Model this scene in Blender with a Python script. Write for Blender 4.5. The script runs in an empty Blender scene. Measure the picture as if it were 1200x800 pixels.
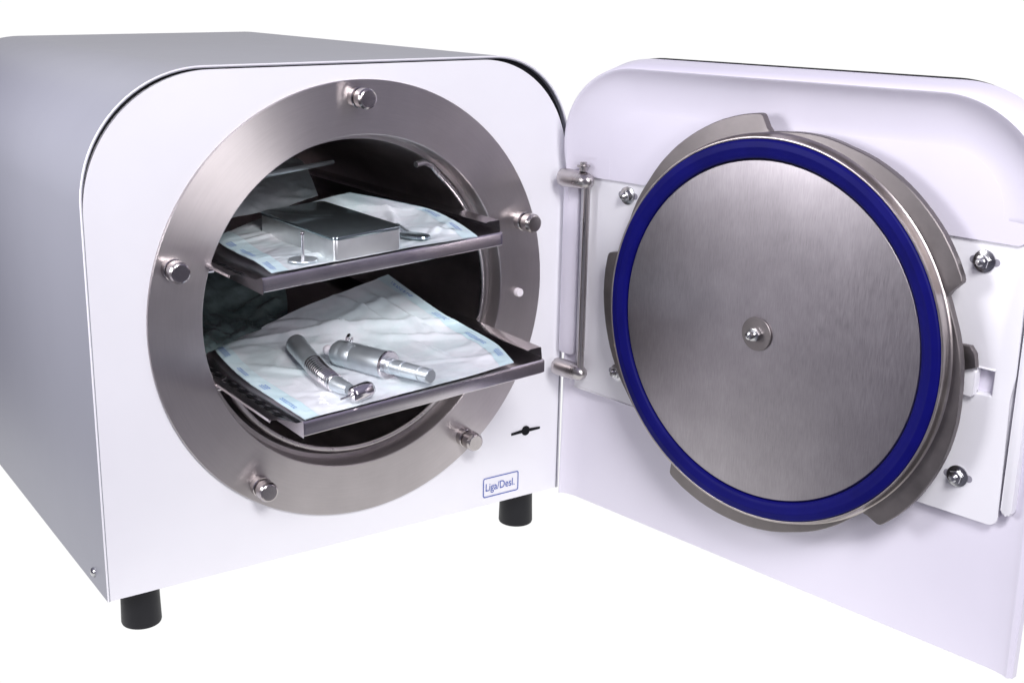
import bpy, bmesh, math, random
from mathutils import Matrix, Vector, Euler
random.seed(4)
S = 0.4                      # one unit below = the width of the steriliser's front (0.4 m)
scene = bpy.context.scene
COL = scene.collection
PI = math.pi

# ------------------------------------------------------------------ helpers
WM = {}                      # world matrices by object


def place(o, frame, parent):
    if parent is not None:
        o.parent = parent
        o.matrix_parent_inverse = WM[parent].inverted()
    o.matrix_basis = frame
    WM[o] = frame
    COL.objects.link(o)


def T(x, y, z):
    return Matrix.Translation((x * S, y * S, z * S))


def empty(name, frame):
    o = bpy.data.objects.new(name, None)
    o.empty_display_size = .02
    place(o, frame, None)
    return o


def tag(o, label=None, cat=None, group=None, kind=None):
    if label: o['label'] = label
    if cat: o['category'] = cat
    if group: o['group'] = group
    if kind: o['kind'] = kind
    return o


def finish(name, bm, mat, parent=None, frame=Matrix(), smooth=30, scale=True):
    if scale:
        bmesh.ops.scale(bm, vec=(S, S, S), verts=bm.verts)
    bmesh.ops.remove_doubles(bm, verts=bm.verts, dist=1e-6)
    bmesh.ops.recalc_face_normals(bm, faces=bm.faces)
    me = bpy.data.meshes.new(name)
    bm.to_mesh(me); bm.free()
    me.materials.append(mat)
    if smooth:
        for p in me.polygons: p.use_smooth = True
        me.set_sharp_from_angle(angle=math.radians(smooth))
    o = bpy.data.objects.new(name, me)
    place(o, frame, parent)
    return o


def lathe(bm, prof, n=96, axis='-Y', origin=(0, 0, 0), close=False, a0=0, a1=2 * PI):
    """prof: list of (r, d) ; d measured along the axis direction"""
    ox, oy, oz = origin
    full = abs(a1 - a0 - 2 * PI) < 1e-6
    cnt = n if full else n + 1
    rings = []
    for r, d in prof:
        ring = []
        for i in range(cnt):
            a = a0 + (a1 - a0) * i / n
            c, s = math.cos(a) * r, math.sin(a) * r
            if axis == '-Y': co = (ox + c, oy - d, oz + s)
            elif axis == 'Z': co = (ox + c, oy + s, oz + d)
            else: co = (ox + d, oy + c, oz + s)
            ring.append(bm.verts.new(co))
        rings.append(ring)
    pairs = list(zip(rings[:-1], rings[1:]))
    if close: pairs.append((rings[-1], rings[0]))
    for A, B in pairs:
        for i in range(cnt if full else n):
            j = (i + 1) % cnt
            try: bm.faces.new((A[i], A[j], B[j], B[i]))
            except ValueError: pass
    return rings


def box(bm, a, b, bev=0, seg=2):
    r = bmesh.ops.create_cube(bm, size=1)
    vs = r['verts']
    for v in vs:
        v.co = Vector([(a[i] + b[i]) / 2 + v.co[i] * (b[i] - a[i]) for i in range(3)])
    if bev:
        es = list({e for v in vs for e in v.link_edges})
        bmesh.ops.bevel(bm, geom=es, offset=bev, segments=seg, affect='EDGES', profile=.5)


def prism(bm, pts, d0, d1, axis='Y', bev=0, seg=2):
    """pts (a, b) outline in XZ, extruded along Y from d0 to d1 (or axis Z: outline XY)"""
    def co(p, d): return (p[0], d, p[1]) if axis == 'Y' else ((p[0], p[1], d) if axis == 'Z' else (d, p[0], p[1]))
    A = [bm.verts.new(co(p, d0)) for p in pts]
    B = [bm.verts.new(co(p, d1)) for p in pts]
    n = len(pts)
    fs = [bm.faces.new(A), bm.faces.new(B[::-1])]
    for i in range(n):
        fs.append(bm.faces.new((A[i], B[i], B[(i + 1) % n], A[(i + 1) % n])))
    if bev:
        es = list({e for f in fs[:2] for e in f.edges})
        bmesh.ops.bevel(bm, geom=es, offset=bev, segments=seg, affect='EDGES', profile=.5)


def tube(bm, pts, rad, n=14, cap=True):
    pts = [Vector(p) for p in pts]
    m = len(pts)
    R = rad if isinstance(rad, (list, tuple)) else [rad] * m
    up = Vector((0.13, .21, 1)).normalized()
    rings = []
    for i, p in enumerate(pts):
        t = (pts[min(i + 1, m - 1)] - pts[max(i - 1, 0)]).normalized()
        x = t.cross(up)
        if x.length < 1e-3: x = t.cross(Vector((1, 0, 0)))
        x.normalize(); y = t.cross(x)
        rings.append([bm.verts.new(p + (x * math.cos(2 * PI * k / n) + y * math.sin(2 * PI * k / n)) * R[i]) for k in range(n)])
    for A, B in zip(rings[:-1], rings[1:]):
        for k in range(n):
            bm.faces.new((A[k], A[(k + 1) % n], B[(k + 1) % n], B[k]))
    if cap:
        bm.faces.new(rings[0]); bm.faces.new(rings[-1][::-1])


def cat(P, t):
    """Catmull-Rom through the points P at t in 0..len-1"""
    n = len(P); i = min(int(t), n - 2); f = t - i
    g = lambda k: Vector(P[max(0, min(n - 1, k))])
    p0, p1, p2, p3 = g(i - 1), g(i), g(i + 1), g(i + 2)
    return .5 * ((2 * p1) + (p2 - p0) * f + (2 * p0 - 5 * p1 + 4 * p2 - p3) * f * f + (3 * p1 - p0 - 3 * p2 + p3) * f ** 3)


def path(P, n):
    return [cat(P, (len(P) - 1) * i / n) for i in range(n + 1)]


def surf(G, u, v):
    rows = [cat(r, u * (len(r) - 1)) for r in G]
    return cat(rows, v * (len(G) - 1))


# ------------------------------------------------------------------ materials
def new_mat(name):
    m = bpy.data.materials.new(name); m.use_nodes = True
    nt = m.node_tree; b = nt.nodes['Principled BSDF']
    return m, nt, b


def noise(nt, scale, detail=4, rough=.6, stretch=None, coord='Object'):
    tc = nt.nodes.new('ShaderNodeTexCoord'); mp = nt.nodes.new('ShaderNodeMapping')
    nz = nt.nodes.new('ShaderNodeTexNoise')
    nt.links.new(tc.outputs[coord], mp.inputs[0]); nt.links.new(mp.outputs[0], nz.inputs['Vector'])
    if stretch: mp.inputs['Scale'].default_value = stretch
    nz.inputs['Scale'].default_value = scale; nz.inputs['Detail'].default_value = detail
    nz.inputs['Roughness'].default_value = rough
    return nz, mp


def mrange(nt, src, a, b, lo=.3, hi=.7):
    r = nt.nodes.new('ShaderNodeMapRange')
    r.inputs['From Min'].default_value = lo; r.inputs['From Max'].default_value = hi
    r.inputs['To Min'].default_value = a; r.inputs['To Max'].default_value = b
    nt.links.new(src, r.inputs['Value']); return r.outputs[0]


def mixc(nt, fac, c1, c2):
    m = nt.nodes.new('ShaderNodeMix'); m.data_type = 'RGBA'
    m.inputs[6].default_value = (*c1, 1); m.inputs[7].default_value = (*c2, 1)
    nt.links.new(fac, m.inputs[0]); return m.outputs[2]


def bump(nt, b, src, strength, dist=.0005):
    n = nt.nodes.new('ShaderNodeBump'); n.inputs['Strength'].default_value = strength
    n.inputs['Distance'].default_value = dist
    nt.links.new(src, n.inputs['Height']); nt.links.new(n.outputs[0], b.inputs['Normal'])


def paint(name, col, rough=.35, spec=.5, coat=0, rv=.12):
    m, nt, b = new_mat(name)
    nz, _ = noise(nt, 9, 3)
    c2 = tuple(x * .965 for x in col)
    nt.links.new(mixc(nt, mrange(nt, nz.outputs[0], 0, 1), col, c2), b.inputs['Base Color'])
    n2, _ = noise(nt, 55, 5)
    nt.links.new(mrange(nt, n2.outputs[0], rough * (1 - rv), rough * (1 + rv)), b.inputs['Roughness'])
    n3, _ = noise(nt, 900, 2)
    bump(nt, b, n3.outputs[0], .06, .0001)
    b.inputs['Specular IOR Level'].default_value = spec
    b.inputs['Coat Weight'].default_value = coat
    return m


def steel(name, col=(.52, .49, .49), rough=.3, aniso=0, tangent=None, grain=None, gs=60, blotch=.06, metal=1, bs=.05, gc=.10, rv=.12):
    """blotch: slow tone variation, gc: contrast of the fine brushing grain"""
    m, nt, b = new_mat(name)
    b.inputs['Metallic'].default_value = metal
    nz, _ = noise(nt, 14, 5, .6)
    if grain == 'RADIAL':            # concentric brushing round the local Y axis
        tc = nt.nodes.new('ShaderNodeTexCoord'); sp = nt.nodes.new('ShaderNodeSeparateXYZ'); nt.links.new(tc.outputs['Object'], sp.inputs[0])
        xx = nt.nodes.new('ShaderNodeCombineXYZ'); nt.links.new(sp.outputs[0], xx.inputs[0]); nt.links.new(sp.outputs[2], xx.inputs[1])
        ln = nt.nodes.new('ShaderNodeVectorMath'); ln.operation = 'LENGTH'; nt.links.new(xx.outputs[0], ln.inputs[0])
        at = nt.nodes.new('ShaderNodeMath'); at.operation = 'ARCTAN2'; nt.links.new(sp.outputs[2], at.inputs[0]); nt.links.new(sp.outputs[0], at.inputs[1])
        k1 = nt.nodes.new('ShaderNodeMath'); k1.operation = 'MULTIPLY'; k1.inputs[1].default_value = 900; nt.links.new(ln.outputs['Value'], k1.inputs[0])
        k2 = nt.nodes.new('ShaderNodeMath'); k2.operation = 'MULTIPLY'; k2.inputs[1].default_value = 5; nt.links.new(at.outputs[0], k2.inputs[0])
        cx = nt.nodes.new('ShaderNodeCombineXYZ'); nt.links.new(k1.outputs[0], cx.inputs[0]); nt.links.new(k2.outputs[0], cx.inputs[1])
        gr = nt.nodes.new('ShaderNodeTexNoise'); gr.inputs['Scale'].default_value = 1; gr.inputs['Detail'].default_value = 3; nt.links.new(cx.outputs[0], gr.inputs['Vector'])
    else:
        gr, mp = noise(nt, gs, 3, .55, grain)
    f1 = mrange(nt, nz.outputs[0], 1 - blotch * 2, 1 + blotch, .3, .7)
    f2 = mrange(nt, gr.outputs[0], 1 - gc, 1 + gc, .25, .75)
    mu = nt.nodes.new('ShaderNodeMath'); mu.operation = 'MULTIPLY'; nt.links.new(f1, mu.inputs[0]); nt.links.new(f2, mu.inputs[1])
    vm = nt.nodes.new('ShaderNodeVectorMath'); vm.operation = 'SCALE'; vm.inputs[0].default_value = col
    nt.links.new(mu.outputs[0], vm.inputs['Scale']); nt.links.new(vm.outputs[0], b.inputs['Base Color'])
    nt.links.new(mrange(nt, gr.outputs[0], rough * (1 - rv), rough * (1 + rv), .2, .8), b.inputs['Roughness'])
    if aniso:
        b.inputs['Anisotropic'].default_value = aniso
        if tangent == 'RADIAL':      # circular brushing: reflections spread along the radius
            t = nt.nodes.new('ShaderNodeTexCoord'); nt.links.new(t.outputs['Object'], b.inputs['Tangent'])
        else:                        # straight brushing: reflections spread across the grain
            t = nt.nodes.new('ShaderNodeCombineXYZ')
            for i in range(3): t.inputs[i].default_value = tangent[i]
            nt.links.new(t.outputs[0], b.inputs['Tangent'])
    if bs: bump(nt, b, gr.outputs[0], bs, .0001)
    return m


WHITE = paint('white_powder_coat', (.84, .835, .875), .38, .4)
DOORW = paint('white_door_enamel', (.77, .74, .84), .36, .4)
LINER = paint('white_liner_enamel', (.80, .79, .87), .33, .45)
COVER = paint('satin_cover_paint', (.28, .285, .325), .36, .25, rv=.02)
BLACK = paint('black_rubber', (.008, .008, .011), .5, .3)
GAPB = paint('gap_shade_trim_black', (.004, .004, .006), .7, .2)  # black for the shade inside gaps and holes; also the real door trim
RING = steel('brushed_ring_steel', (.56, .52, .52), .40, .80, 'RADIAL', 'RADIAL', 1, .05, bs=0, gc=.035, rv=.01)
DISC = steel('brushed_disc_steel', (.38, .352, .375), .37, 0, None, (16, 1, 1.0), 120, .09, bs=.03, gc=.12)
CAM = steel('dull_flange_steel', (.22, .20, .20), .46, 0, None, (1, 1, 1), 70, .09)
POL = steel('polished_steel', (.66, .63, .65), .17, 0, None, (1, 1, 1), 50, .03, bs=.03)
SEAT2 = steel('turned_stud_steel', (.50, .465, .46), .2, bs=0, rv=.02)
SEAT = steel('turned_seat_steel', (.50, .455, .44), .34)
BOXS = steel('lit_box_steel', (.80, .82, .82), .33, 0, None, (1, 1, 1), 30, .04, metal=.85, bs=.01)  # sides of the same box, painted paler for the light on them
RODM = steel('satin_rod_steel', (.50, .47, .47), .28, 0, None, (1, 1, .1), 80, .05)
CHAM = steel('dark_chamber_steel', (.58, .53, .53), .38, 0, None, (1, .15, 1), 60, .1, bs=.02)
TRAY = steel('scuffed_tray_steel', (.68, .64, .66), .24, 0, None, (1, 1, 1), 25, .05, bs=0)
TOOL = steel('matt_instrument_steel', (.66, .72, .75), .36, 0, None, (1, 1, 1), 50, .05, metal=.8)
BOXM = steel('smooth_box_steel', (.42, .50, .52), .15, 0, None, (1, 1, 1), 30, .05, metal=.92, bs=.01)  # box top painted darker for its reflection of the chamber; also the mirror
GOLD = steel('brass_rivet', (.55, .42, .22), .25)
BOLT = steel('zinc_bolt_steel', (.55, .55, .56), .22, 0, None, (1, 1, 1), 120, .1)
PVC = paint('white_plastic_pin', (.85, .80, .84), .4)
INK = paint('blue_ink', (.05, .10, .42), .6, .2)
PRINT = paint('pale_blue_print', (.10, .22, .58), .8, .1)
BLUE, nt, b = new_mat('blue_silicone')
nz, _ = noise(nt, 40, 4)
nt.links.new(mixc(nt, mrange(nt, nz.outputs[0], 0, 1), (.002, .002, .095), (.003, .003, .125)), b.inputs['Base Color'])
b.inputs['Roughness'].default_value = .5
b.inputs['Specular IOR Level'].default_value = .12


def paper_mat(name, base, tint, rough=.65, coat=0.):
    m, nt, b = new_mat(name)
    nz, _ = noise(nt, 16, 5, .6)
    nt.links.new(mixc(nt, mrange(nt, nz.outputs[0], 0, 1, .42, .6), base, tint), b.inputs['Base Color'])
    b.inputs['Roughness'].default_value = rough
    b.inputs['Coat Weight'].default_value = coat; b.inputs['Coat Roughness'].default_value = .09
    n2, _ = noise(nt, 38, 6, .7)
    tc = nt.nodes.new('ShaderNodeTexCoord'); mx = nt.nodes.new('ShaderNodeVectorMath'); mx.operation = 'ADD'
    n3, _ = noise(nt, 9, 3); sc = nt.nodes.new('ShaderNodeVectorMath'); sc.operation = 'SCALE'; sc.inputs['Scale'].default_value = .05
    nt.links.new(n3.outputs['Color'], sc.inputs[0]); nt.links.new(tc.outputs['Object'], mx.inputs[0]); nt.links.new(sc.outputs[0], mx.inputs[1])
    vo = nt.nodes.new('ShaderNodeTexVoronoi'); vo.inputs['Scale'].default_value = 26; nt.links.new(mx.outputs[0], vo.inputs['Vector'])
    ad = nt.nodes.new('ShaderNodeMath'); ad.operation = 'MULTIPLY_ADD'; ad.inputs[1].default_value = 1.1; nt.links.new(vo.outputs['Distance'], ad.inputs[0])
    hf = nt.nodes.new('ShaderNodeMath'); hf.operation = 'MULTIPLY'; hf.inputs[1].default_value = .45; nt.links.new(n2.outputs[0], hf.inputs[0])
    nt.links.new(hf.outputs[0], ad.inputs[2])
    bump(nt, b, ad.outputs[0], .32, .006)
    return m


PAPER = paper_mat('pouch_paper', (.86, .88, .92), (.74, .84, .86), .45, .8)
SEAL = paper_mat('pouch_seal_strip', (.60, .78, .82), (.68, .82, .85), .5, .3)
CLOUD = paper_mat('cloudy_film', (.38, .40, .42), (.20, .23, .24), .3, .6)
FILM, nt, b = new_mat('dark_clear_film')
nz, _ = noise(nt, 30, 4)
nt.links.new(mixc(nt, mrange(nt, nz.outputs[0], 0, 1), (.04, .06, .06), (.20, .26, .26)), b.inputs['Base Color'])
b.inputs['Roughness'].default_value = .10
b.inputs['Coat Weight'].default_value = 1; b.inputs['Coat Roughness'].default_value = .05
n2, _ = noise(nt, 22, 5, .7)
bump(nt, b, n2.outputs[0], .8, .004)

# ------------------------------------------------------------------ backdrop (white sweep that glows by itself to stay blank and shadowless)
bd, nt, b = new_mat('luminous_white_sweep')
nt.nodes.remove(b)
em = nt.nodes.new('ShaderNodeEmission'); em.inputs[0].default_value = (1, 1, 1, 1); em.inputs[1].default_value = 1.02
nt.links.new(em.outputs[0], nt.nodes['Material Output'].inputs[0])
FZ = -.096
bm = bmesh.new()
# sweep: floor that curves up into a wall wrapping round the back
prof = [(1.70, 0)] + [(1.70 + 3.5 * i / 4, 0) for i in range(1, 5)] + [(5.2 + .9 * math.sin(a), .9 - .9 * math.cos(a)) for a in [PI / 2 * k / 8 for k in range(1, 9)]] + [(6.1, 3.2)]
rows = []
for k in range(33):
    az = math.radians(4 + 96 * k / 32)
    rows.append([bm.verts.new((-.45 + r * math.sin(az), -1.9 + r * math.cos(az), FZ + h)) for r, h in prof])
for A, B in zip(rows[:-1], rows[1:]):
    for i in range(len(A) - 1): bm.faces.new((A[i], A[i + 1], B[i + 1], B[i]))
sweep = finish('backdrop', bm, bd, None, smooth=60)
tag(sweep, kind='structure')
bm = bmesh.new(); box(bm, (-6, -7, FZ - .03), (9, 7, FZ - .006))
table = finish('table', bm, paint('grey_table_laminate', (.10, .10, .12), .5, .3), smooth=0)
tag(table, kind='structure')

# ------------------------------------------------------------------ steriliser
H = .927; RX, RZ = .5164, .4771; RO, RI = .417, .3175; DEP = 1.17
A = empty('steam_steriliser', T(.5, .75, FZ))
tag(A, 'white tabletop steam steriliser with round steel chamber and its door swung open', 'steriliser')


def outline(w0, w1, z0, z1, rl, rr, seg=24, bottom=.0):
    """rounded-top rectangle, starting bottom left going up and round to bottom right"""
    p = [(w0, z0)]
    for i in range(seg + 1):
        a = PI - PI / 2 * i / seg
        p.append((w0 + rl + rl * math.cos(a), z1 - rl + rl * math.sin(a)))
    for i in range(seg + 1):
        a = PI / 2 - PI / 2 * i / seg
        p.append((w1 - rr + rr * math.cos(a), z1 - rr + rr * math.sin(a)))
    p.append((w1, z0))
    return p


# wrap-round cover
bm = bmesh.new()
oo = outline(0, 1, 0, H, .222, .185); ii = outline(.0045, .9955, 0, H - .0045, .2175, .1805)
ys = [-.004, .2, .5, .85, DEP]
for (Pt) in (oo, ii):
    L = [[bm.verts.new((x, y, z)) for x, z in Pt] for y in ys]
    for a_, b_ in zip(L[:-1], L[1:]):
        for i in range(len(Pt) - 1): bm.faces.new((a_[i], a_[i + 1], b_[i + 1], b_[i]))
    if Pt is oo: LO = L
    else: LI = L
for k in (0, -1):
    for i in range(len(oo) - 1): bm.faces.new((LO[k][i], LO[k][i + 1], LI[k][i + 1], LI[k][i]))
for e in (0, -1):
    for k in range(len(ys) - 1): bm.faces.new((LO[k][e], LO[k + 1][e], LI[k + 1][e], LI[k][e]))
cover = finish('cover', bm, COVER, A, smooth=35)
tag(cover, 'grey satin wrap-round sheet metal cover')

# thin white bead painting the highlight along the cover's front edge
bm = bmesh.new()
pp_ = outline(.0012, .9988, 0.001, H - .0012, .221, .184)
tube(bm, [(x, -.0042, z) for x, z in pp_], .0017, 6)
finish('edge_highlight', bm, WHITE, A)

# black strip painting the shade in the gap between cover and front panel
bm = bmesh.new()
go_, gi_ = outline(.0046, .9954, .004, H - .0046, .2174, .1804), outline(.03, .97, .004, H - .035, .20, .165)
a_ = [bm.verts.new((x, .006, z)) for x, z in go_]; b_ = [bm.verts.new((x, .006, z)) for x, z in gi_]
for i in range(len(a_) - 1): bm.faces.new((a_[i], a_[i + 1], b_[i + 1], b_[i]))
finish('gap_shade', bm, GAPB, A, smooth=0)

# front panel with its round hole
bm = bmesh.new()
po = outline(.0047, .9952, 0, H - .0068, .231, .207, seg=30)
dens = []
for i in range(len(po)):
    a_, b_ = po[i], po[(i + 1) % len(po)]
    L = math.dist(a_, b_); n = max(1, int(L / .03))
    for k in range(n): dens.append((a_[0] + (b_[0] - a_[0]) * k / n, a_[1] + (b_[1] - a_[1]) * k / n))
hole = .40
for yf in (-.003,):
    O_ = [bm.verts.new((x, yf, z)) for x, z in dens]
    I_ = []
    for x, z in dens:
        a = math.atan2(z - RZ, x - RX); I_.append(bm.verts.new((RX + hole * math.cos(a), yf, RZ + hole * math.sin(a))))
    Bk = [bm.verts.new((x, .005, z)) for x, z in dens]
    n = len(dens)
    for i in range(n):
        j = (i + 1) % n
        bm.faces.new((O_[i], O_[j], I_[j], I_[i])); bm.faces.new((O_[i], O_[j], Bk[j], Bk[i]))
panel = finish('front_panel', bm, WHITE, A, smooth=30)

# bottom and back plates
bm = bmesh.new(); box(bm, (.006, .012, .002), (.994, DEP - .01, .008)); finish('base_plate', bm, WHITE, A)
bm = bmesh.new(); prism(bm, outline(.0046, .9954, .004, H - .0046, .2174, .1804), DEP - .02, DEP - .012); finish('back_plate', bm, COVER, A, smooth=0)

# label with on/off wording
lab = None
bm = bmesh.new()
x0, x1, z0, z1, t, rr = .803, .894, .017, .061, .0021, .005


def rrect(x0, x1, z0, z1, r, seg=6):
    p = []
    for cx, cz, a0 in ((x1 - r, z1 - r, 0), (x0 + r, z1 - r, 90), (x0 + r, z0 + r, 180), (x1 - r, z0 + r, 270)):
        for k in range(seg + 1):
            a = math.radians(a0 + 90 * k / seg); p.append((cx + r * math.cos(a), cz + r * math.sin(a)))
    return p


oo_, ii_ = rrect(x0, x1, z0, z1, rr), rrect(x0 + t, x1 - t, z0 + t, z1 - t, rr - t * .8)
a_ = [bm.verts.new((x, -.0042, z)) for x, z in oo_]; b_ = [bm.verts.new((x, -.0042, z)) for x, z in ii_]
for i in range(len(a_)):
    j = (i + 1) % len(a_); bm.faces.new((a_[i], a_[j], b_[j], b_[i]))
switch_label = finish('switch_label', bm, INK, A, smooth=0)
tag(switch_label, 'blue rounded outline box printed round the words Liga/Desl.')


def text_mesh(body, size, x, z, y, mat, parent, name, squeeze=1.0):
    cu = bpy.data.curves.new('tmp', 'FONT'); cu.body = body; cu.size = size * S; cu.extrude = 0.00001
    to = bpy.data.objects.new('tmp', cu); COL.objects.link(to)
    dg = bpy.context.evaluated_depsgraph_get()
    me = bpy.data.meshes.new_from_object(to.evaluated_get(dg))
    bpy.data.objects.remove(to)
    me.transform(Matrix.Scale(squeeze, 4, (1, 0, 0)))
    me.transform(Matrix.Rotation(PI / 2, 4, 'X')); me.transform(T(x, y, z))
    me.materials.clear(); me.materials.append(mat)
    o = bpy.data.objects.new(name, me)
    place(o, Matrix(), parent); return o


text_mesh('Liga/Desl.', .0245, .8085, .031, -.0042, INK, switch_label, 'lettering', .80)

# slot with round middle
bm = bmesh.new()
c = (.910, .1470)
sl = [(.873, .1435), (.873, .1485)]
for k in range(9):
    a = PI * .93 - (PI * .86) * k / 8; sl.append((c[0] + .0098 * math.cos(a), c[1] + .0025 + .009 * math.sin(a)))
sl += [(.947, .1500), (.947, .1455)]
for k in range(9):
    a = -PI * .07 - (PI * .86) * k / 8; sl.append((c[0] + .0098 * math.cos(a), c[1] - .0005 + .009 * math.sin(a)))
prism(bm, sl, -.0034, -.0050)
slot = finish('slot', bm, GAPB, A, smooth=0)  # black plate paints the slot's dark inside; nothing is cut
tag(slot, 'narrow black slot with a round middle in the front panel')

# steel ring round the chamber mouth
RF = Matrix.Translation((RX * S, 0, RZ * S))
bm = bmesh.new()
lathe(bm, [(.398, -.004), (.4155, -.004), (.4170, .0030), (.4170, .0085), (.4158, .0100), (.3195, .0100), (.3178, .0088), (.3172, .006),
           (.3172, -.026), (.3150, -.030), (.3065, -.030), (.3060, -.05)], 160)
ring = finish('mouth_ring', bm, RING, A, RF, 25)
tag(ring, 'wide brushed steel ring round the chamber mouth')
bm = bmesh.new()
lathe(bm, [(.3058, -.045), (.3058, -.4), (.3058, -.8), (.3058, -1.03), (.300, -1.05), (0.0001, -1.06)], 120)
chamber = finish('chamber', bm, CHAM, A, RF, 40)
# inner bead and bent wire
bm = bmesh.new()
P = [(.130, .010, .252), (.150, .014, .254), (.168, .016, .247), (.182, .016, .232)]
for k in range(120):
    a = math.radians(46 - 205 * k / 119)
    P.append((.2925 * math.cos(a), .016, .2925 * math.sin(a)))
tube(bm, P, .0062, 10)
wire = finish('bent_wire', bm, RODM, A, RF, 60)
tag(wire, 'thin bent steel wire following the inside of the chamber mouth')

for k in range(5):
    a = math.radians(91 + 72 * k)
    bm = bmesh.new()
    prof = [(0.0001, .009), (.0195, .009), (.0195, .0245), (.0180, .0262), (.0135, .0262), (.0135, .0320), (.0170, .0320), (.0190, .0335), (.0190, .0500),
            (.0168, .0545), (.0145, .0555), (0.0001, .0555)]
    lathe(bm, prof, 40, origin=(0, 0, 0))
    st = finish('locking_stud', bm, SEAT2, ring, RF @ T(.386 * math.cos(a), 0, .386 * math.sin(a)), 12)
a = math.radians(-3.4)
bm = bmesh.new(); lathe(bm, [(.0088, .009), (.0088, .0180), (.0075, .0205), (.0001, .0212)], 24)
pin = finish('plastic_pin', bm, PVC, ring, RF @ T(.360 * math.cos(a), 0, .360 * math.sin(a)), 40)
tag(pin, 'small white plastic pin')

for (fx, fy) in ((.084, .075), (.946, .075), (.084, 1.08), (.915, 1.08)):
    bm = bmesh.new()
    lathe(bm, [(.0001, .0), (.0365, 0), (.0375, .003), (.0362, .05), (.0358, .098), (.0001, .098)], 48, axis='Z')
    finish('foot', bm, BLACK, A, T(fx, fy, FZ + .0005), 35)

# little screw low on the cover's left side
bm = bmesh.new(); lathe(bm, [(.0001, 0), (.0085, 0), (.008, .003), (.005, .0055), (.0001, .0062)], 20)
M_ = Matrix.Translation((-.0002 * S, .070 * S, .028 * S)) @ Matrix.Rotation(-PI / 2, 4, 'Z')
finish('cover_screw', bm, BOLT, A, M_, 40)

# ------------------------------------------------------------------ the open door (local frame: x along door, -y towards its inner face, z up)
OX, OY = .9962, -.0207
Ux, Uy = .14797558, -.98899102
DF = Matrix(((Ux, -Uy, 0, OX * S), (Uy, Ux, 0, OY * S), (0, 0, 1, 0), (0, 0, 0, 1)))
UC, ZC = .5267, .4824


def dpath(inset, seg=30, zb=0.0):
    return outline(inset, 1 - inset, zb, H - inset, .198 - inset, .198 - inset, seg)


def rimdepth(u, v):
    s = max(0, min(1, (v - .55) / .37))
    s = s * s * (3 - 2 * s)
    return (.014 if u < .5 else .008) + (.044 if u < .5 else .048) * s


# shell: outer skin, rim, and inner skin with a soft fillet
bm = bmesh.new()
base = dpath(0)
base2 = []
for i in range(len(base) - 1):
    a_, b_ = base[i], base[i + 1]; L = math.dist(a_, b_); n = max(1, int(L / .035))
    for k in range(n): base2.append((a_[0] + (b_[0] - a_[0]) * k / n, a_[1] + (b_[1] - a_[1]) * k / n))
base2.append(base[-1])


def inset_pt(p, d):
    # move towards the inside of the rounded outline
    u, v = p; r = .198; cu = min(max(u, r), 1 - r); cv = min(v, H - r)
    dx, dv = u - cu, v - cv; L = math.hypot(dx, dv) or 1
    return (u - dx / L * d, v - dv / L * d)


prof = [(0.000, -.010, 0), (0.0, .004, 0), (.006, .50, 1), (.0125, .96, 1), (.0150, 1.0, 1), (.0172, .97, 1), (.0200, .86, 1), (.0245, .70, 1), (.032, .52, 1), (.044, .33, 1), (.060, .17, 1), (.074, .07, 1), (.086, .018, 1), (.095, 0.0, 1), (.0995, 0.0, 1), (.1005, 0.0, 2)]
cols = []
for p in base2:
    rd = rimdepth(*p); c_ = []
    for d, n_, m_ in prof:
        q = inset_pt(p, d * (1 if (p[1] > .5) else .5 + .5 * max(0, p[1]) / .5))
        n0 = .0203 if p[1] > .70 else 0
        nn = (n0 + (rd - n0) * n_ if m_ == 1 else 0) if m_ else n_
        if 0 < d < .013: nn = rd * n_
        c_.append(bm.verts.new((q[0], -nn, q[1])))
    cols.append(c_)
for a_, b_ in zip(cols[:-1], cols[1:]):
    for i in range(len(prof) - 1): bm.faces.new((a_[i], a_[i + 1], b_[i + 1], b_[i]))
# flat middle + outer face
bm.faces.new([c_[-1] for c_ in cols])
bm.faces.new([c_[0] for c_ in cols][::-1])
bm.faces.new(cols[0]); bm.faces.new(cols[-1][::-1])
bm.faces.new([cols[0][-1], cols[0][0], cols[-1][0], cols[-1][-1]])
door = finish('door', bm, DOORW, A, DF, 42)
tag(door, 'white enamelled door hinged open on the right showing its inner side')

bm = bmesh.new()
prism(bm, outline(.012, .988, .01, H + .0018, .2, .2), .0105, .020)
trim = finish('outer_trim', bm, GAPB, door, DF, 30)
tag(trim, 'thin black trim edge along the outer side of the door')

# inner liner covering the upper part, with rounded lower right corner
bm = bmesh.new()
z0 = .6935
pts = [(.099, z0)]
rl, w0, w1, zt = .099, .099, 1 - .099, H - .099
for i in range(21):
    a = PI - PI / 2 * i / 20; pts.append((w0 + rl + rl * math.cos(a), zt - rl + rl * math.sin(a)))
for i in range(21):
    a = PI / 2 - PI / 2 * i / 20; pts.append((w1 - rl + rl * math.cos(a), zt - rl + rl * math.sin(a)))
pts += [(.901, .74), (.943, .74)]
for i in range(7):
    a = -PI / 2 * i / 6; pts.append((.943 - .018 + .018 * math.cos(a) , z0 + .018 + .018 * math.sin(a)))
pts += [(.925, z0 + .0001)]
prism(bm, pts, -.004, -.0204)
prism(bm, rrect(.020, .12, z0 - .0002, .735, .002), -.004, -.0206)
liner = finish('upper_liner', bm, DOORW, door, DF, 40)

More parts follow.
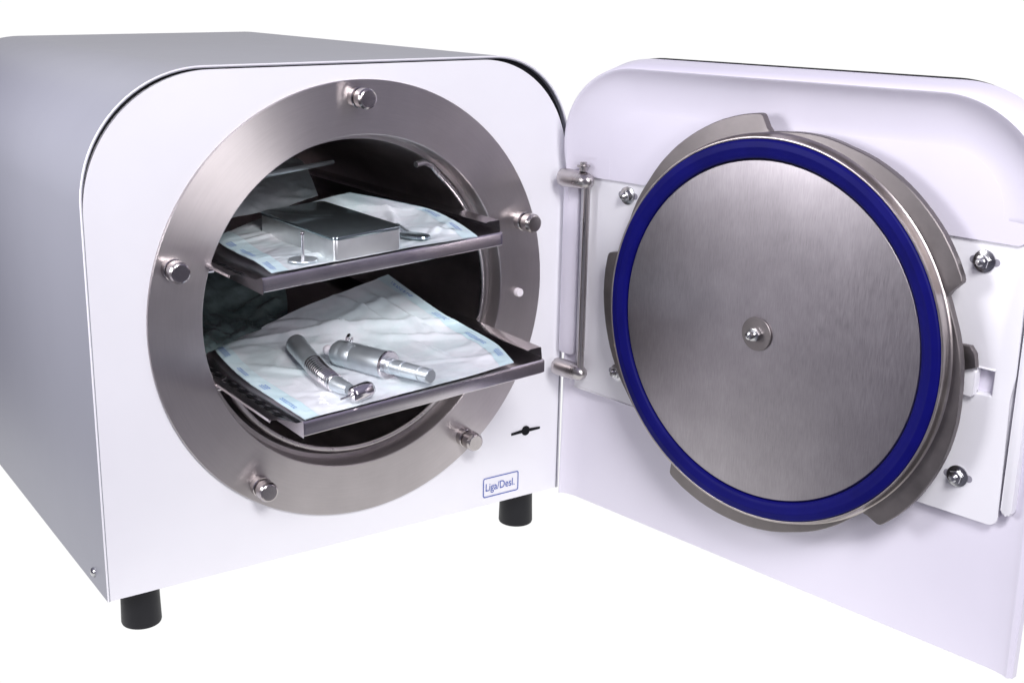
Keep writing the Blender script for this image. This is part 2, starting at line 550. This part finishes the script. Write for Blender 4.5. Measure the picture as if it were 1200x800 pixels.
# mounting plate with folded lower edge and latch window
bm = bmesh.new()
def rp(x0, x1, z0, z1, r): return rrect(x0, x1, z0, z1, r)
win = (.888, .914, .455, .496)
X0, X1, Z0, Z1 = .042, .946, .250, .720
yb, yf = -.003, -.0150
for (a0, a1, b0, b1) in ((X0, win[0], Z0, Z1), (win[1], X1, Z0 + .0001, Z1), (win[0], win[1], Z0, win[2]), (win[0], win[1], win[3], Z1)):
    pass
xs = [X0, .3, .6, win[0], win[1], X1]; zs = [Z0, win[2], win[3], Z1]
V = {}
for y in (yf, yb):
    for i, x in enumerate(xs):
        for j, z in enumerate(zs): V[(i, j, y)] = bm.verts.new((x, y, z))
for y in (yf, yb):
    for i in range(len(xs) - 1):
        for j in range(len(zs) - 1):
            if i == 3 and j == 1: continue
            bm.faces.new((V[(i, j, y)], V[(i + 1, j, y)], V[(i + 1, j + 1, y)], V[(i, j + 1, y)]))
def side(a_, b_):
    bm.faces.new((V[(*a_, yf)], V[(*b_, yf)], V[(*b_, yb)], V[(*a_, yb)]))
for i in range(len(xs) - 1): side((i, 0), (i + 1, 0)); side((i, 3), (i + 1, 3))
for j in range(3): side((0, j), (0, j + 1)); side((5, j), (5, j + 1))
side((3, 1), (4, 1)); side((3, 2), (4, 2)); side((3, 1), (3, 2)); side((4, 1), (4, 2))
bm.edges.ensure_lookup_table()
ce = [e for e in bm.edges if all(abs(v.co.x - X1) < 1e-6 and abs(v.co.z - Z0) < 1e-6 for v in e.verts)]
bmesh.ops.bevel(bm, geom=ce, offset=.014, segments=5, affect='EDGES', profile=.5)
fe = [e for e in bm.edges if len(e.link_faces) == 2 and abs(e.calc_face_angle(0)) > .8]
bmesh.ops.bevel(bm, geom=fe, offset=.0025, segments=2, affect='EDGES', profile=.5)
plate = finish('mounting_plate', bm, WHITE, door, DF, 40)

bm = bmesh.new(); prism(bm, rrect(.953, .970, .272, .688, .008), -.003, -.020, bev=.003)
finish('side_rail', bm, WHITE, door, DF, 40)
bm = bmesh.new(); prism(bm, rrect(.000, .040, .318, .668, .006), -.004, -.020, bev=.0012)
finish('hinge_strip', bm, DOORW, door, DF, 40)

# hinge arms and rod
for z in (.6875, .292):
    bm = bmesh.new()
    L = [(.008, .0001), (.008, .015), (.011, .0178), (.02, .0185), (.06, .0175), (.074, .0165), (.085, .0125), (.0905, .006), (.0918, .0001)]
    lathe(bm, [(r, d) for d, r in L], 32, axis='X')
    arm = finish('hinge_arm', bm, RODM, door, DF @ T(0, -.036, z), 40)
bm = bmesh.new(); tube(bm, [(.0775, -.036, .300), (.0775, -.036, .45), (.0775, -.036, .680)], .0069, 20)
finish('hinge_rod', bm, RODM, door, DF, 60)
bm = bmesh.new(); lathe(bm, [(.0001, .018), (.008, .018), (.008, .027), (.0135, .027), (.0135, .030), (.007, .030), (.007, .036), (.0001, .037)], 20, axis='Z')
finish('retaining_clip', bm, RODM, door, DF @ T(.066, -.036, .6875), 30)

# four bolts with washers sitting over slotted holes
for (u, z) in ((.1655, .668), (.160, .3095), (.878, .662), (.877, .312)):
    bm = bmesh.new()
    lathe(bm, [(.0001, .0145), (.0175, .0145), (.0175, .0175), (.0165, .018), (.0001, .018)], 32)
    wz = finish('bolt', bm, BOLT, door, DF @ T(u, 0, z), 30)
    bm = bmesh.new()
    hexp = [(.0115 * math.cos(PI / 3 * k + .3), .0115 * math.sin(PI / 3 * k + .3)) for k in range(6)]
    prism(bm, hexp, -.018, -.0275, bev=.0015)
    lathe(bm, [(.0001, .0272), (.0068, .0272), (.0068, .0315), (.0045, .0345), (.0001, .035)], 16)
    finish('bolt_head', bm, BOLT, wz, DF @ T(u, 0, z), 30)
for (u, z) in ((.1655, .668), (.160, .3095), (.878, .662), (.877, .312)):
    bm = bmesh.new(); prism(bm, rrect(u - .024, u + .024, z - .006, z + .006, .0058), -.0148, -.01525)
    finish('bolt_slot', bm, paint('slot_shade_grey', (.30, .29, .34), .6) if 'slot_shade_grey' not in bpy.data.materials else bpy.data.materials['slot_shade_grey'], door, DF, 0)

# latch tab
bm = bmesh.new()
prism(bm, [(.848, .494), (.852, .526), (.8565, .530), (.880, .531), (.889, .520), (.893, .499), (.872, .490)], -.022, -.034, bev=.0015)
lt = finish('latch_tab', bm, CAM, door, DF, 30)
bm = bmesh.new(); prism(bm, rrect(.868, .890, .450, .492, .003), -.014, -.026, bev=.002)
finish('latch_guard', bm, WHITE, door, DF, 30)

# bayonet closure: cam plate, dish, gasket, disc
CF = DF @ T(UC, 0, ZC)
lob = [(0, .3430), (5, .3450), (10, .3490), (17, .3540), (25, .3575), (32, .3630), (40, .3675), (48, .3705), (57, .3735), (64, .3742), (68, .3738), (69, .3728), (69.6, .3700), (70.3, .3600), (71, .3500), (71.6, .3445)]
pts = []
for k in range(5):
    st = 93.2 - 72 * k
    for i in range(len(lob) - 1):
        (t0, r0), (t1, r1) = lob[i], lob[i + 1]; n = max(1, int((t1 - t0) / 2.5))
        for j in range(n):
            t = t0 + (t1 - t0) * j / n; r = r0 + (r1 - r0) * j / n
            a = math.radians(st - t); pts.append((r * math.cos(a), r * math.sin(a)))
bm = bmesh.new()
IN = [(.325 * p[0] / math.hypot(*p), .325 * p[1] / math.hypot(*p)) for p in pts]
for (d) in (0,):
    Fv = [bm.verts.new((x, -.060, z)) for x, z in pts]; Fe = [bm.verts.new((x * 1.0035, -.0585, z * 1.0035)) for x, z in pts]
    Bv = [bm.verts.new((x * 1.0035, -.0465, z * 1.0035)) for x, z in pts]
    Fi = [bm.verts.new((x, -.0615, z)) for x, z in IN]; Bi = [bm.verts.new((x, -.0465, z)) for x, z in IN]
    n = len(pts)
    for i in range(n):
        j = (i + 1) % n
        for P_, Q_ in ((Fi, Fv), (Fv, Fe), (Fe, Bv), (Bv, Bi)): bm.faces.new((P_[i], P_[j], Q_[j], Q_[i]))
cam_plate = finish('bayonet_plate', bm, CAM, door, CF, 22)
tag(cam_plate, 'dull steel bayonet plate with five stepped lobes')
bm = bmesh.new(); lathe(bm, [(.24, .010), (.300, .012), (.318, .020), (.326, .034), (.334, .0475)], 120)
finish('back_dish', bm, CAM, door, CF, 40)
bm = bmesh.new(); lathe(bm, [(.3440, .0602), (.3415, .0615), (.3395, .0650), (.3384, .0720), (.3380, .0770), (.3372, .0790), (.3355, .0795), (.3340, .0788), (.3332, .0740)], 160)
rimo = finish('gasket_seat', bm, SEAT, door, CF, 50)
bm = bmesh.new(); lathe(bm, [(.3332, .070), (.3334, .0780), (.3322, .0812), (.3290, .0825), (.3215, .0822), (.3200, .0829), (.3185, .0822), (.3100, .0815), (.3035, .0800), (.3010, .0775), (.3004, .070)], 200)
gk = finish('gasket', bm, BLUE, door, CF, 60)
tag(gk, 'dark blue silicone gasket ring')
bm = bmesh.new(); lathe(bm, [(.3006, .070), (.2990, .0730), (.2982, .0745), (.2970, .0755), (.25, .0776), (.200, .0790), (.1, .0804), (.05, .0806), (.0001, .0806)], 160)
pd = finish('pressure_disc', bm, DISC, door, CF, 30)
bm = bmesh.new(); lathe(bm, [(.0001, .0795), (.0295, .0795), (.0300, .0805), (.0300, .0835), (.0290, .0845), (.0001, .0845)], 48)
wsh = finish('centre_washer', bm, CAM, door, CF, 30)
bm = bmesh.new()
prism(bm, [(.0125 * math.cos(PI / 3 * k + .2), .0125 * math.sin(PI / 3 * k + .2)) for k in range(6)], -.0843, -.0935, bev=.0012)
lathe(bm, [(.0001, .0932), (.0062, .0932), (.0062, .0990), (.0066, .0992), (.0066, .1060), (.0030, .1075), (.0026, .1035), (.0001, .1035)], 20)
finish('centre_nut', bm, BOLT, door, CF, 30)
a = math.radians(-163.5)
bm = bmesh.new(); lathe(bm, [(.0001, .0655), (.004, .0650), (.0068, .0625), (.0072, .0595)], 16)
rv = finish('rivet', bm, GOLD, door, CF @ T(.3475 * math.cos(a), 0, .3475 * math.sin(a)), 60)
tag(rv, 'small brass rivet on the bayonet plate')

# ------------------------------------------------------------------ trays
def make_tray(name, xl, xr, yfront, z0, depth, label):
    t = empty(name, T((xl + xr) / 2, yfront, z0 - .01))
    tag(t, label, 'tray', 'trays in the chamber')
    def Z(x, h=0): return z0 + .06 * (x - .5164) + h
    bm = bmesh.new()
    # cross-section: outer flange, channel wall, floor
    sec = [(xl - .0545, .009), (xl - .053, .0125), (xl - .036, .0105), (xl - .020, .004), (xl - .010, -.0005), (xl - .002, .0010), (xl + .012, .0)]
    mid = [(xl + (xr - xl) * k / 8, 0) for k in range(1, 8)]
    secr = [(xr - .040, .000), (xr - .012, -.0015), (xr - .002, .0005), (xr + .002, .004), (xr + .0045, .0195), (xr + .0035, .0222), (xr - .020, .0228), (xr - .026, .0210)]
    full = sec + mid + secr
    ysr = [0, .012, .03] + [.06 + (depth - .06) * k / 10 for k in range(11)]
    V = []
    for y in ysr:
        row = []
        for x, h in full:
            yy = yfront + y
            if x < xl - .001: yy += (.020 * math.sin(min(1, (xl - x) / .05) * PI * .5)) * (1 if y < .03 else 0) if y == 0 else 0
            if y == 0 and h > .003 and x > xr - .05: yy += .004 + (.006 if h > .018 else 0)
            row.append(bm.verts.new((x, yy, Z(x, h))))
        V.append(row)
    for i in range(len(V) - 1):
        for j in range(len(full) - 1):
            if 3 <= i < 12 and j in (4,) and i % 1 == 0:
                # pierced slots along the left channel
                a, b_, c, d = [V[i][j].co, V[i][j + 1].co, V[i + 1][j + 1].co, V[i + 1][j].co]
            bm.faces.new((V[i][j], V[i][j + 1], V[i + 1][j + 1], V[i + 1][j]))
    bmesh.ops.solidify(bm, geom=bm.faces[:], thickness=.0022)
    o = finish('tray_pan', bm, TRAY, t, smooth=35)
    bm = bmesh.new(); L = []
    for (dx, h) in ((.001, -.001), (0, -.004), (0, -.028)):
        L.append([bm.verts.new((xl + dx, yfront + y, Z(xl, h))) for y in (-.001, .3, depth - .01)])
    for a_, b_ in zip(L[:-1], L[1:]):
        for i in range(2): bm.faces.new((a_[i], a_[i + 1], b_[i + 1], b_[i]))
    bmesh.ops.solidify(bm, geom=bm.faces[:], thickness=.002)
    finish('side_wall', bm, TRAY, t, smooth=35)
    # folded front lip
    bm = bmesh.new()
    P = [(0.004, .0005), (-.001, .0008), (-.004, -.001), (-.005, -.004), (-.005, -.0225), (-.0035, -.024), (-.002, -.0225), (-.002, -.006), (.004, -.003)]
    L = [[bm.verts.new((x, yfront + dy, Z(x, dz + .001))) for dy, dz in P] for x in (xl - .001, xl + .002, (xl + xr) / 2, xr - .004, xr + .003)]
    for e in (0, -1):
        for v in L[e]: v.co.y += .002
    for A_, B_ in zip(L[:-1], L[1:]):
        for k in range(len(P)):
            bm.faces.new((A_[k], A_[(k + 1) % len(P)], B_[(k + 1) % len(P)], B_[k]))
    bm.faces.new(L[0]); bm.faces.new(L[-1][::-1])
    finish('front_lip', bm, TRAY, t, smooth=30)
    # row of pierced slots on each side channel
    bm = bmesh.new()
    for (xa, ha, xb, hb) in ((xl - .033, .0098, xl - .014, .0018),):
        y = yfront + .035
        while y < yfront + depth - .06:
            q = [bm.verts.new((xx, yy, Z(xx, hh))) for xx, yy, hh in ((xa, y, ha - .0005), (xb, y, hb), (xb, y + .020, hb), (xa, y + .020, ha - .0005))]
            bm.faces.new(q); y += .036
    for f in bm.faces[:]:
        pass
    bmesh.ops.translate(bm, verts=bm.verts, vec=(0, 0, .0016))
    s = finish('slot_row', bm, GAPB, t, smooth=0)
    # side supports
    return t, Z


UT, UZ = make_tray('instrument_tray', .262, .748, -.128, .597, .95, 'upper steel tray holding a metal box on a pouch')
LT, LZ = make_tray('instrument_tray', .272, .762, -.250, .377, 1.05, 'lower steel tray pulled further out with two dental handpieces on a pouch')

# rack rails carrying the trays inside the chamber (parts of the steriliser)
for (x, z) in ((.222, .572), (.235, .352)):
    bm = bmesh.new(); tube(bm, [(x - .012, .02, z), (x + .012, .02, z), (x + .014, .02, z)], [.006, .006, .004], 12)
    finish('rack_peg', bm, POL, A, smooth=40)
for (x, z) in ((.757, .603), (.772, .387)):
    bm = bmesh.new(); box(bm, (x - .008, .12, z - .010), (x + .008, 1.0, z - .003), .001)
    finish('rack_rail', bm, CHAM, A, smooth=30)

# ------------------------------------------------------------------ pouches
LOWG = [
  [ (0.275,-0.250,0.3665), (0.373,-0.250,0.373), (0.476,-0.251,0.380), (0.581,-0.255,0.388), (0.696,-0.252,0.398) ],
  [ (0.273,-0.124,0.368), (0.388,-0.134,0.374), (0.501,-0.134,0.381), (0.611,-0.148,0.392), (0.720,-0.160,0.406) ],
  [ (0.271,-0.001,0.372), (0.387,0.002,0.376), (0.510,-0.006,0.385), (0.610,-0.043,0.403), (0.706,-0.075,0.423) ],
  [ (0.284,0.128,0.375), (0.397,0.135,0.380), (0.498,0.095,0.406), (0.595,0.045,0.432), (0.675,-0.023,0.447) ],
  [ (0.313,0.262,0.375), (0.381,0.220,0.384), (0.486,0.201,0.425), (0.580,0.175,0.456), (0.681,0.178,0.477) ],
]
UPG = [
  [ (0.281,-0.124,0.588), (0.376,-0.127,0.594), (0.476,-0.128,0.600), (0.579,-0.128,0.606), (0.672,-0.165,0.618) ],
  [ (0.290,-0.041,0.590), (0.392,-0.042,0.595), (0.499,-0.029,0.601), (0.600,-0.044,0.608), (0.685,-0.082,0.627) ],
  [ (0.286,0.023,0.593), (0.416,0.066,0.596), (0.528,0.092,0.604), (0.634,0.077,0.616), (0.686,0.019,0.637) ],
  [ (0.287,0.096,0.595), (0.435,0.180,0.599), (0.535,0.195,0.608), (0.623,0.178,0.623), (0.652,0.075,0.645) ],
  [ (0.298,0.170,0.594), (0.428,0.265,0.602), (0.520,0.278,0.617), (0.593,0.269,0.632), (0.603,0.194,0.652) ],
]
from mathutils import noise as mn
RIDGE = {id(LOWG): [(0, .90, .98, .60, .012, .045), (.35, 1, .62, .62, .010, .035), (.80, .98, .84, .42, .009, .03), (.08, .62, .34, .28, .005, .03), (.60, .62, .95, .40, .007, .035), (.6, .3, .95, .12, .004, .03), (.12, .25, .36, .08, .003, .03), (.68, 1, .72, .7, .008, .025), (.52, .80, .95, .86, .006, .03), (.72, .55, .78, .2, .005, .025)],
         id(UPG): [(.1, .3, .45, .1, .004, .035), (.55, .95, .9, .5, .010, .04), (.75, .35, .95, .1, .006, .03), (.05, .75, .4, .55, .005, .035), (.66, .25, .84, .75, .007, .03), (.7, .1, .98, .3, .004, .03)]}


def spt(G, u, v, amp, seed, lift=0):
    p = surf(G, u, v)
    q = Vector((u * 3.2 + seed, v * 3.2, seed * .7))
    edge = min(1, min(u, v, 1 - u, 1 - v) * 8 + .25)
    w = (mn.noise(q) * 1.0 + (.35 - abs(mn.noise(q * 1.7))) * 1.5 + (.3 - abs(mn.noise(q * 4.1 + Vector((3, 1, 2))))) * .55 + .25 * mn.noise(q * 9) + .20 * (.3 - abs(mn.noise(q * 11)))) * amp * edge
    return Vector((p.x, p.y, p.z + max(-.2 * amp, w) + ridges(G, u, v) + lift))


def ridges(G, u, v):
    tot = 0
    for (a, b, c, d, h, wd) in RIDGE.get(id(G), ()):
        dx, dy = c - a, d - b; L2 = dx * dx + dy * dy
        t = max(0, min(1, ((u - a) * dx + (v - b) * dy) / L2)); dist = math.hypot(u - a - dx * t, v - b - dy * t)
        tot += h * max(0, 1 - dist / wd) * math.sin(PI * min(1, max(.03, t)) * .94 + .1)
    return tot


def pouch(name, G, amp, seed, mat, label, nu=110, nv=110, strip=None):
    cx = G[2][2]
    t = empty(name, T(*cx)); tag(t, label, 'pouch')
    def sheet(u0, u1, v0, v1, n1, n2, lift, m, nm, th=.0009):
        bm = bmesh.new()
        V = [[bm.verts.new(spt(G, u0 + (u1 - u0) * i / n1, v0 + (v1 - v0) * j / n2, amp, seed, lift)) for i in range(n1 + 1)] for j in range(n2 + 1)]
        for j in range(n2):
            for i in range(n1): bm.faces.new((V[j][i], V[j][i + 1], V[j + 1][i + 1], V[j + 1][i]))
        bmesh.ops.solidify(bm, geom=bm.faces[:], thickness=th)
        return finish(nm, bm, m, t, smooth=70)
    sheet(0, 1, 0, 1, nu, nv, 0, mat, 'sheet')
    if strip:
        for (u0, u1, v0, v1) in strip: sheet(u0, u1, v0, v1, 6, nv, .0012, SEAL, 'seal_strip', .0006)
    return t


def prints(t, G, amp, seed, marks):
    """small printed lines following the sheet, one object per printed block"""
    rnd = random.Random(seed)
    for (u, v, nl, ln, along) in marks:
        bm = bmesh.new()
        for k in range(nl):
            s = 0
            while s < ln - .004:
                w = rnd.uniform(.004, .011)
                a0, a1, c = v + s, v + min(ln, s + w), u + k * .0125
                ps = [(c, a0), (c + .0055, a0), (c + .0055, a1), (c, a1)]
                ps = [(min(.995, max(.005, x)), min(.995, max(.005, y))) for x, y in ps]
                if abs(ps[1][1] - ps[2][1]) > 1e-4:
                    bm.faces.new([bm.verts.new(spt(G, x, y, amp, seed, .0026)) for x, y in ps])
                s += w + .0055
        finish('printed_mark', bm, PRINT, t, smooth=0)


lp = pouch('sterilisation_pouch', LOWG, .0034, 3.1, PAPER, 'large crumpled white paper pouch lying on the lower tray', strip=[(.0, .085, 0, 1), (.915, 1, 0, 1)])
prints(lp, LOWG, .0034, 3.1, [(.025, .12, 2, .10, 1), (.025, .33, 3, .05, 1), (.03, .50, 2, .09, 1), (.025, .72, 3, .12, 1), (.94, .12, 3, .07, 1), (.93, .27, 2, .16, 1),
                              (.93, .60, 3, .12, 1), (.94, .84, 2, .10, 1)])
up_ = pouch('sterilisation_pouch', UPG, .0028, 7.7, PAPER, 'pale paper pouch under the steel box on the upper tray', strip=[(.0, .10, 0, 1), (.915, 1, 0, 1)])
prints(up_, UPG, .0028, 7.7, [(.02, .06, 3, .14, 1), (.03, .36, 2, .20, 1), (.02, .66, 3, .1, 1), (.935, .14, 2, .12, 1), (.93, .38, 3, .14, 1), (.94, .66, 2, .12, 1)])

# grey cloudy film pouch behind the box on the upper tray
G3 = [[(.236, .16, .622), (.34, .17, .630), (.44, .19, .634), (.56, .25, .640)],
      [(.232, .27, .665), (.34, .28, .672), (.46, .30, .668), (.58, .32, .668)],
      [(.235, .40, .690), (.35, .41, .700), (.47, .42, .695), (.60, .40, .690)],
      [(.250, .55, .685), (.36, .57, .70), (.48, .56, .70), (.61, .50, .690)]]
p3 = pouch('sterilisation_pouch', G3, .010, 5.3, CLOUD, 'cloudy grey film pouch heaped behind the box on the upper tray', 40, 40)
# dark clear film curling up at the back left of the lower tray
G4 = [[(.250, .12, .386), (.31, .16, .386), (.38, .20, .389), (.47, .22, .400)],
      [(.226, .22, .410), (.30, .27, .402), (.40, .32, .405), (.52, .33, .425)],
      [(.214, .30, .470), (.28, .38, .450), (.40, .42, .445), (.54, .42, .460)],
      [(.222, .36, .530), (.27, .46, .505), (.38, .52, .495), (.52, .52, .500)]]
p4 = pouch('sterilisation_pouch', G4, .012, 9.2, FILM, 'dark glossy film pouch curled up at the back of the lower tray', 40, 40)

# ------------------------------------------------------------------ instruments
# contra-angle handpiece with ribbed grip
hp = empty('dental_handpiece', T(.381, -.088, .372))
tag(hp, 'slim curved dental handpiece with ribbed grip and a bur in its head', 'handpiece')
HP = [(.414, .068, .397), (.402, .018, .397), (.391, -.035, .396), (.382, -.090, .392), (.376, -.140, .391), (.374, -.180, .391), (.377, -.216, .392)]
pts = path(HP, 60); rad = []
for i in range(61):
    t = i / 60
    if t < .03: r = .010 + .006 * (t / .03)
    elif t < .40: r = .0168 - .0014 * ((t - .03) / .37)
    elif t < .78:
        r = .0150 - .0022 * (t - .40) / .38
    else: r = .0126 - .0040 * (t - .78) / .22
    rad.append(r)
bm = bmesh.new(); tube(bm, pts, [x * 1.18 for x in rad], 28); finish('body', bm, TOOL, hp, smooth=50)
bm = bmesh.new()
fine = path(HP, 300)
for k in range(13):
    i0 = int(300 * (.42 + .34 * k / 12.5)); t = i0 / 300; r = .0150 - .0022 * (t - .40) / .38
    tube(bm, [fine[i0 - 1], fine[i0], fine[i0 + 2], fine[i0 + 4]], [r * 1.18, r * 1.18 + .0011, r * 1.18 + .0011, r * 1.18], 24, cap=False)
finish('grip_ribs', bm, POL, hp, smooth=30)
bm = bmesh.new(); i0 = 234; tube(bm, [fine[i0], fine[i0 + 1], fine[i0 + 4], fine[i0 + 5]], [.0144, .0163, .0163, .0144], 24, cap=False)
finish('collar', bm, PAPER if False else POL, hp, smooth=30)
bm = bmesh.new()
a0, a1 = Vector((.366, -.243, .391)), Vector((.413, -.232, .394)); d_ = (a1 - a0)
hpt = [a0, a0 + d_ * .03, a0 + d_ * .10, a0 + d_ * .5, a0 + d_ * .8, a0 + d_ * .93, a1]
tube(bm, hpt, [.0075, .0110, .0134, .0146, .0142, .0115, .0055], 28)
hd = finish('head', bm, POL, hp, smooth=50)
bm = bmesh.new(); tube(bm, [a0, a0 - d_ * .22, a0 - d_ * .5], [.0030, .0022, .0018], 10); finish('bur', bm, BOLT, hp, smooth=50)

# straight motor handpiece
mt = empty('dental_motor', T(.464, -.10, .379))
tag(mt, 'thick straight dental motor handpiece with stepped steel nose', 'handpiece')
M0, M1 = Vector((.449, -.038, .401)), Vector((.482, -.163, .4045)); dd = M1 - M0; Ld = dd.length
def along(bm, prof, n=36): tube(bm, [M0 + dd * (s / Ld) for s, r in prof], [r for s, r in prof], n)
bm = bmesh.new(); along(bm, [(-.012, .009), (-.010, .014), (-.004, .0195), (.004, .0242), (.02, .0250), (.024, .0243), (.026, .0250), (.048, .0250), (.050, .0243), (.052, .0250), (Ld - .006, .0248), (Ld, .0245)])
finish('body', bm, TOOL, mt, smooth=30)
bm = bmesh.new(); along(bm, [(Ld - .001, .0250), (Ld + .0008, .0262), (Ld + .005, .0262), (Ld + .006, .0245)])
finish('end_flange', bm, POL, mt, smooth=30)
bm = bmesh.new(); along(bm, [(Ld + .004, .0150), (Ld + .016, .0145), (Ld + .017, .0125), (Ld + .024, .0125), (Ld + .026, .0142), (Ld + .042, .0140), (Ld + .043, .0128), (Ld + .046, .0128), (Ld + .047, .0138), (Ld + .083, .0130), (Ld + .084, .0116), (Ld + .088, .0116), (Ld + .089, .0130), (Ld + .106, .0128), (Ld + .108, .0115), (Ld + .108, .0080), (Ld + .088, .0078)])
finish('nose', bm, TOOL, mt, smooth=30)
bm = bmesh.new(); along(bm, [(Ld + .100, .0079), (Ld + .1065, .0079)]); finish('bore', bm, GAPB, mt, smooth=30)  # black plug paints the shade inside the hollow nose
bm = bmesh.new(); along(bm, [(-.034, .006), (-.032, .009), (-.024, .010), (-.015, .0095), (-.010, .008)]); finish('tail_cap', bm, PVC, mt, smooth=50)
bm = bmesh.new(); tube(bm, [(.462, -.062, .420), (.464, -.066, .432), (.4645, -.067, .434)], [.0026, .0026, .001], 12)
tube(bm, [(.4660, -.050, .4335), (.452, -.070, .4345)], [.0042, .0042], 12)
finish('setting_peg', bm, POL, mt, smooth=40)
bm = bmesh.new(); o_ = M0 + dd * .26 + Vector((-.0145, -.0145, .0105)); tube(bm, [o_, o_ + Vector((-.0022, -.0022, .0010))], [.0028, .0026], 12)
finish('index_hole', bm, GAPB, mt, smooth=0)

# steel box
bx = empty('steel_box', T(.46, .02, .600)); tag(bx, 'flat closed stainless steel instrument box on the upper tray', 'box')
def rot_rect(c, w, l, ang, r):
    out = []
    for x, y in rrect(-w / 2, w / 2, -l / 2, l / 2, r, 5):
        out.append((c[0] + x * math.cos(ang) - y * math.sin(ang), c[1] + x * math.sin(ang) + y * math.cos(ang)))
    return out
def tilt(bm):
    for v in bm.verts: v.co.z += .06 * (v.co.x - .5164)
bc = (.4655, .024); ang = math.radians(0.5)
bm = bmesh.new(); prism(bm, rot_rect(bc, .134, .300, ang, .007), 0.6015, .6405, axis='Z', bev=.0008); tilt(bm)
finish('box_base', bm, BOXS, bx, smooth=35)
bm = bmesh.new(); prism(bm, rot_rect(bc, .1365, .3025, ang, .008), .6385, .6445, axis='Z', bev=.0022, seg=3); tilt(bm)
finish('lid', bm, BOXM, bx, smooth=35)

# disc with upright pin
sp = empty('pin_stand', T(.358, -.087, .594)); tag(sp, 'small round steel disc with an upright pin in front of the box', 'dental tool')
bm = bmesh.new(); lathe(bm, [(.0001, .0), (.0255, .0), (.0262, .0015), (.0255, .0032), (.006, .0038), (.0001, .0038)], 40, axis='Z')
finish('disc', bm, TOOL, sp, T(.358, -.087, .5945), 30)
bm = bmesh.new(); lathe(bm, [(.0030, .003), (.0026, .043), (.0034, .0445), (.0040, .047), (.0034, .0500), (.0001, .0512)], 16, axis='Z')
finish('pin', bm, POL, sp, T(.358, -.087, .5945), 50)

# oval mirror under the pouch edge on the right of the box
mr = empty('dental_mirror', T(.585, -.095, .604)); tag(mr, 'small oval mirror lying to the right of the steel box', 'mirror')
bm = bmesh.new(); lathe(bm, [(.0001, .0), (.019, .0), (.0205, .002), (.0195, .005), (.0001, .0055)], 36, axis='Z')
finish('glass', bm, BOXM, mr, T(.5875, -.083, .6120) @ Matrix.Rotation(.35, 4, 'Z') @ Matrix.Diagonal((1, 1.7, 1, 1)), 40)
bm = bmesh.new(); tube(bm, [(.594, -.055, .613), (.605, .01, .618)], .0035, 10); finish('handle', bm, TOOL, mr, smooth=40)

# straight instrument lying on the heap behind
bm = bmesh.new(); tube(bm, [(.376, .150, .708), (.382, .150, .7085), (.3825, .150, .7085), (.62, .300, .700)], [.0062, .0062, .0062, .0045], 14)
probe = finish('dental_probe', bm, TOOL, None, smooth=40)
tag(probe, 'straight thin steel instrument lying across the grey pouch at the back of the upper tray', 'dental tool')

# ------------------------------------------------------------------ light
w = bpy.data.worlds.new('World'); scene.world = w; w.use_nodes = True
bg = w.node_tree.nodes['Background']; bg.inputs[1].default_value = 1
wt = w.node_tree
tc = wt.nodes.new('ShaderNodeTexCoord'); sx = wt.nodes.new('ShaderNodeSeparateXYZ'); wt.links.new(tc.outputs['Generated'], sx.inputs[0])
rp_ = wt.nodes.new('ShaderNodeValToRGB'); e_ = rp_.color_ramp.elements
mr_ = wt.nodes.new('ShaderNodeMapRange'); mr_.inputs['From Min'].default_value = -1; wt.links.new(sx.outputs[2], mr_.inputs[0]); wt.links.new(mr_.outputs[0], rp_.inputs[0])
e_[0].position = .38; e_[0].color = (.045, .042, .055, 1); e_[1].position = .85; e_[1].color = (.30, .28, .40, 1)
wt.links.new(rp_.outputs[0], bg.inputs[0])


def area(name, loc, target, size, power, col=(1, 1, 1), sy=None):
    l = bpy.data.lights.new(name, 'AREA'); l.energy = power; l.color = col
    l.shape = 'RECTANGLE'; l.size = size * S; l.size_y = (sy or size) * S
    o = bpy.data.objects.new(name, l); COL.objects.link(o)
    o.location = Vector(loc) * S
    o.rotation_euler = (Vector(target) * S - o.location).to_track_quat('-Z', 'Y').to_euler()
    return o


area('softbox_key', (-.1, -2.35, 2.2), (.25, -.1, .65), .75, 10.2, (1, .985, 1))
area('added_ring_light', (.10, -2.7, 1.15), (.35, 0, .6), .5, 2.4, (1, .97, 1))  # added lamp, unseen, placed for the highlight on the mouth ring
area('added_side_light', (-1.05, .20, 1.12), (1.0, -.45, .8), .70, 4.0, (.98, .97, 1))  # added lamp, unseen, placed to brighten the disc top and cover side

# ------------------------------------------------------------------ camera
cd = bpy.data.cameras.new('camera'); co = bpy.data.objects.new('camera', cd); COL.objects.link(co)
yaw, pitch, roll = .5687, -.2697, .0068
C_ = Vector((-.58597, -2.02545, 1.07349)) * S
rt = Vector((0.84354219, -0.53702248, 0.00659051)); upv = Vector((0.13775046, 0.22820345, 0.96381948)); fw = Vector((0.5190967, 0.81211455, -0.26647433))
M = Matrix((rt, upv, -fw)).transposed().to_4x4(); M.translation = C_
co.matrix_world = M
cd.sensor_width = 36; cd.lens = 1474.504 / 1200 * 36
cd.shift_x = (600 - 521.80) / 1200; cd.shift_y = (379.89 - 400) / 1200
cd.clip_start = .01; cd.clip_end = 100
scene.camera = co
scene.view_settings.view_transform = 'Standard'; scene.view_settings.look = 'None'
scene.view_settings.exposure = 0; scene.view_settings.gamma = 1
scene.render.resolution_x = 1200; scene.render.resolution_y = 800
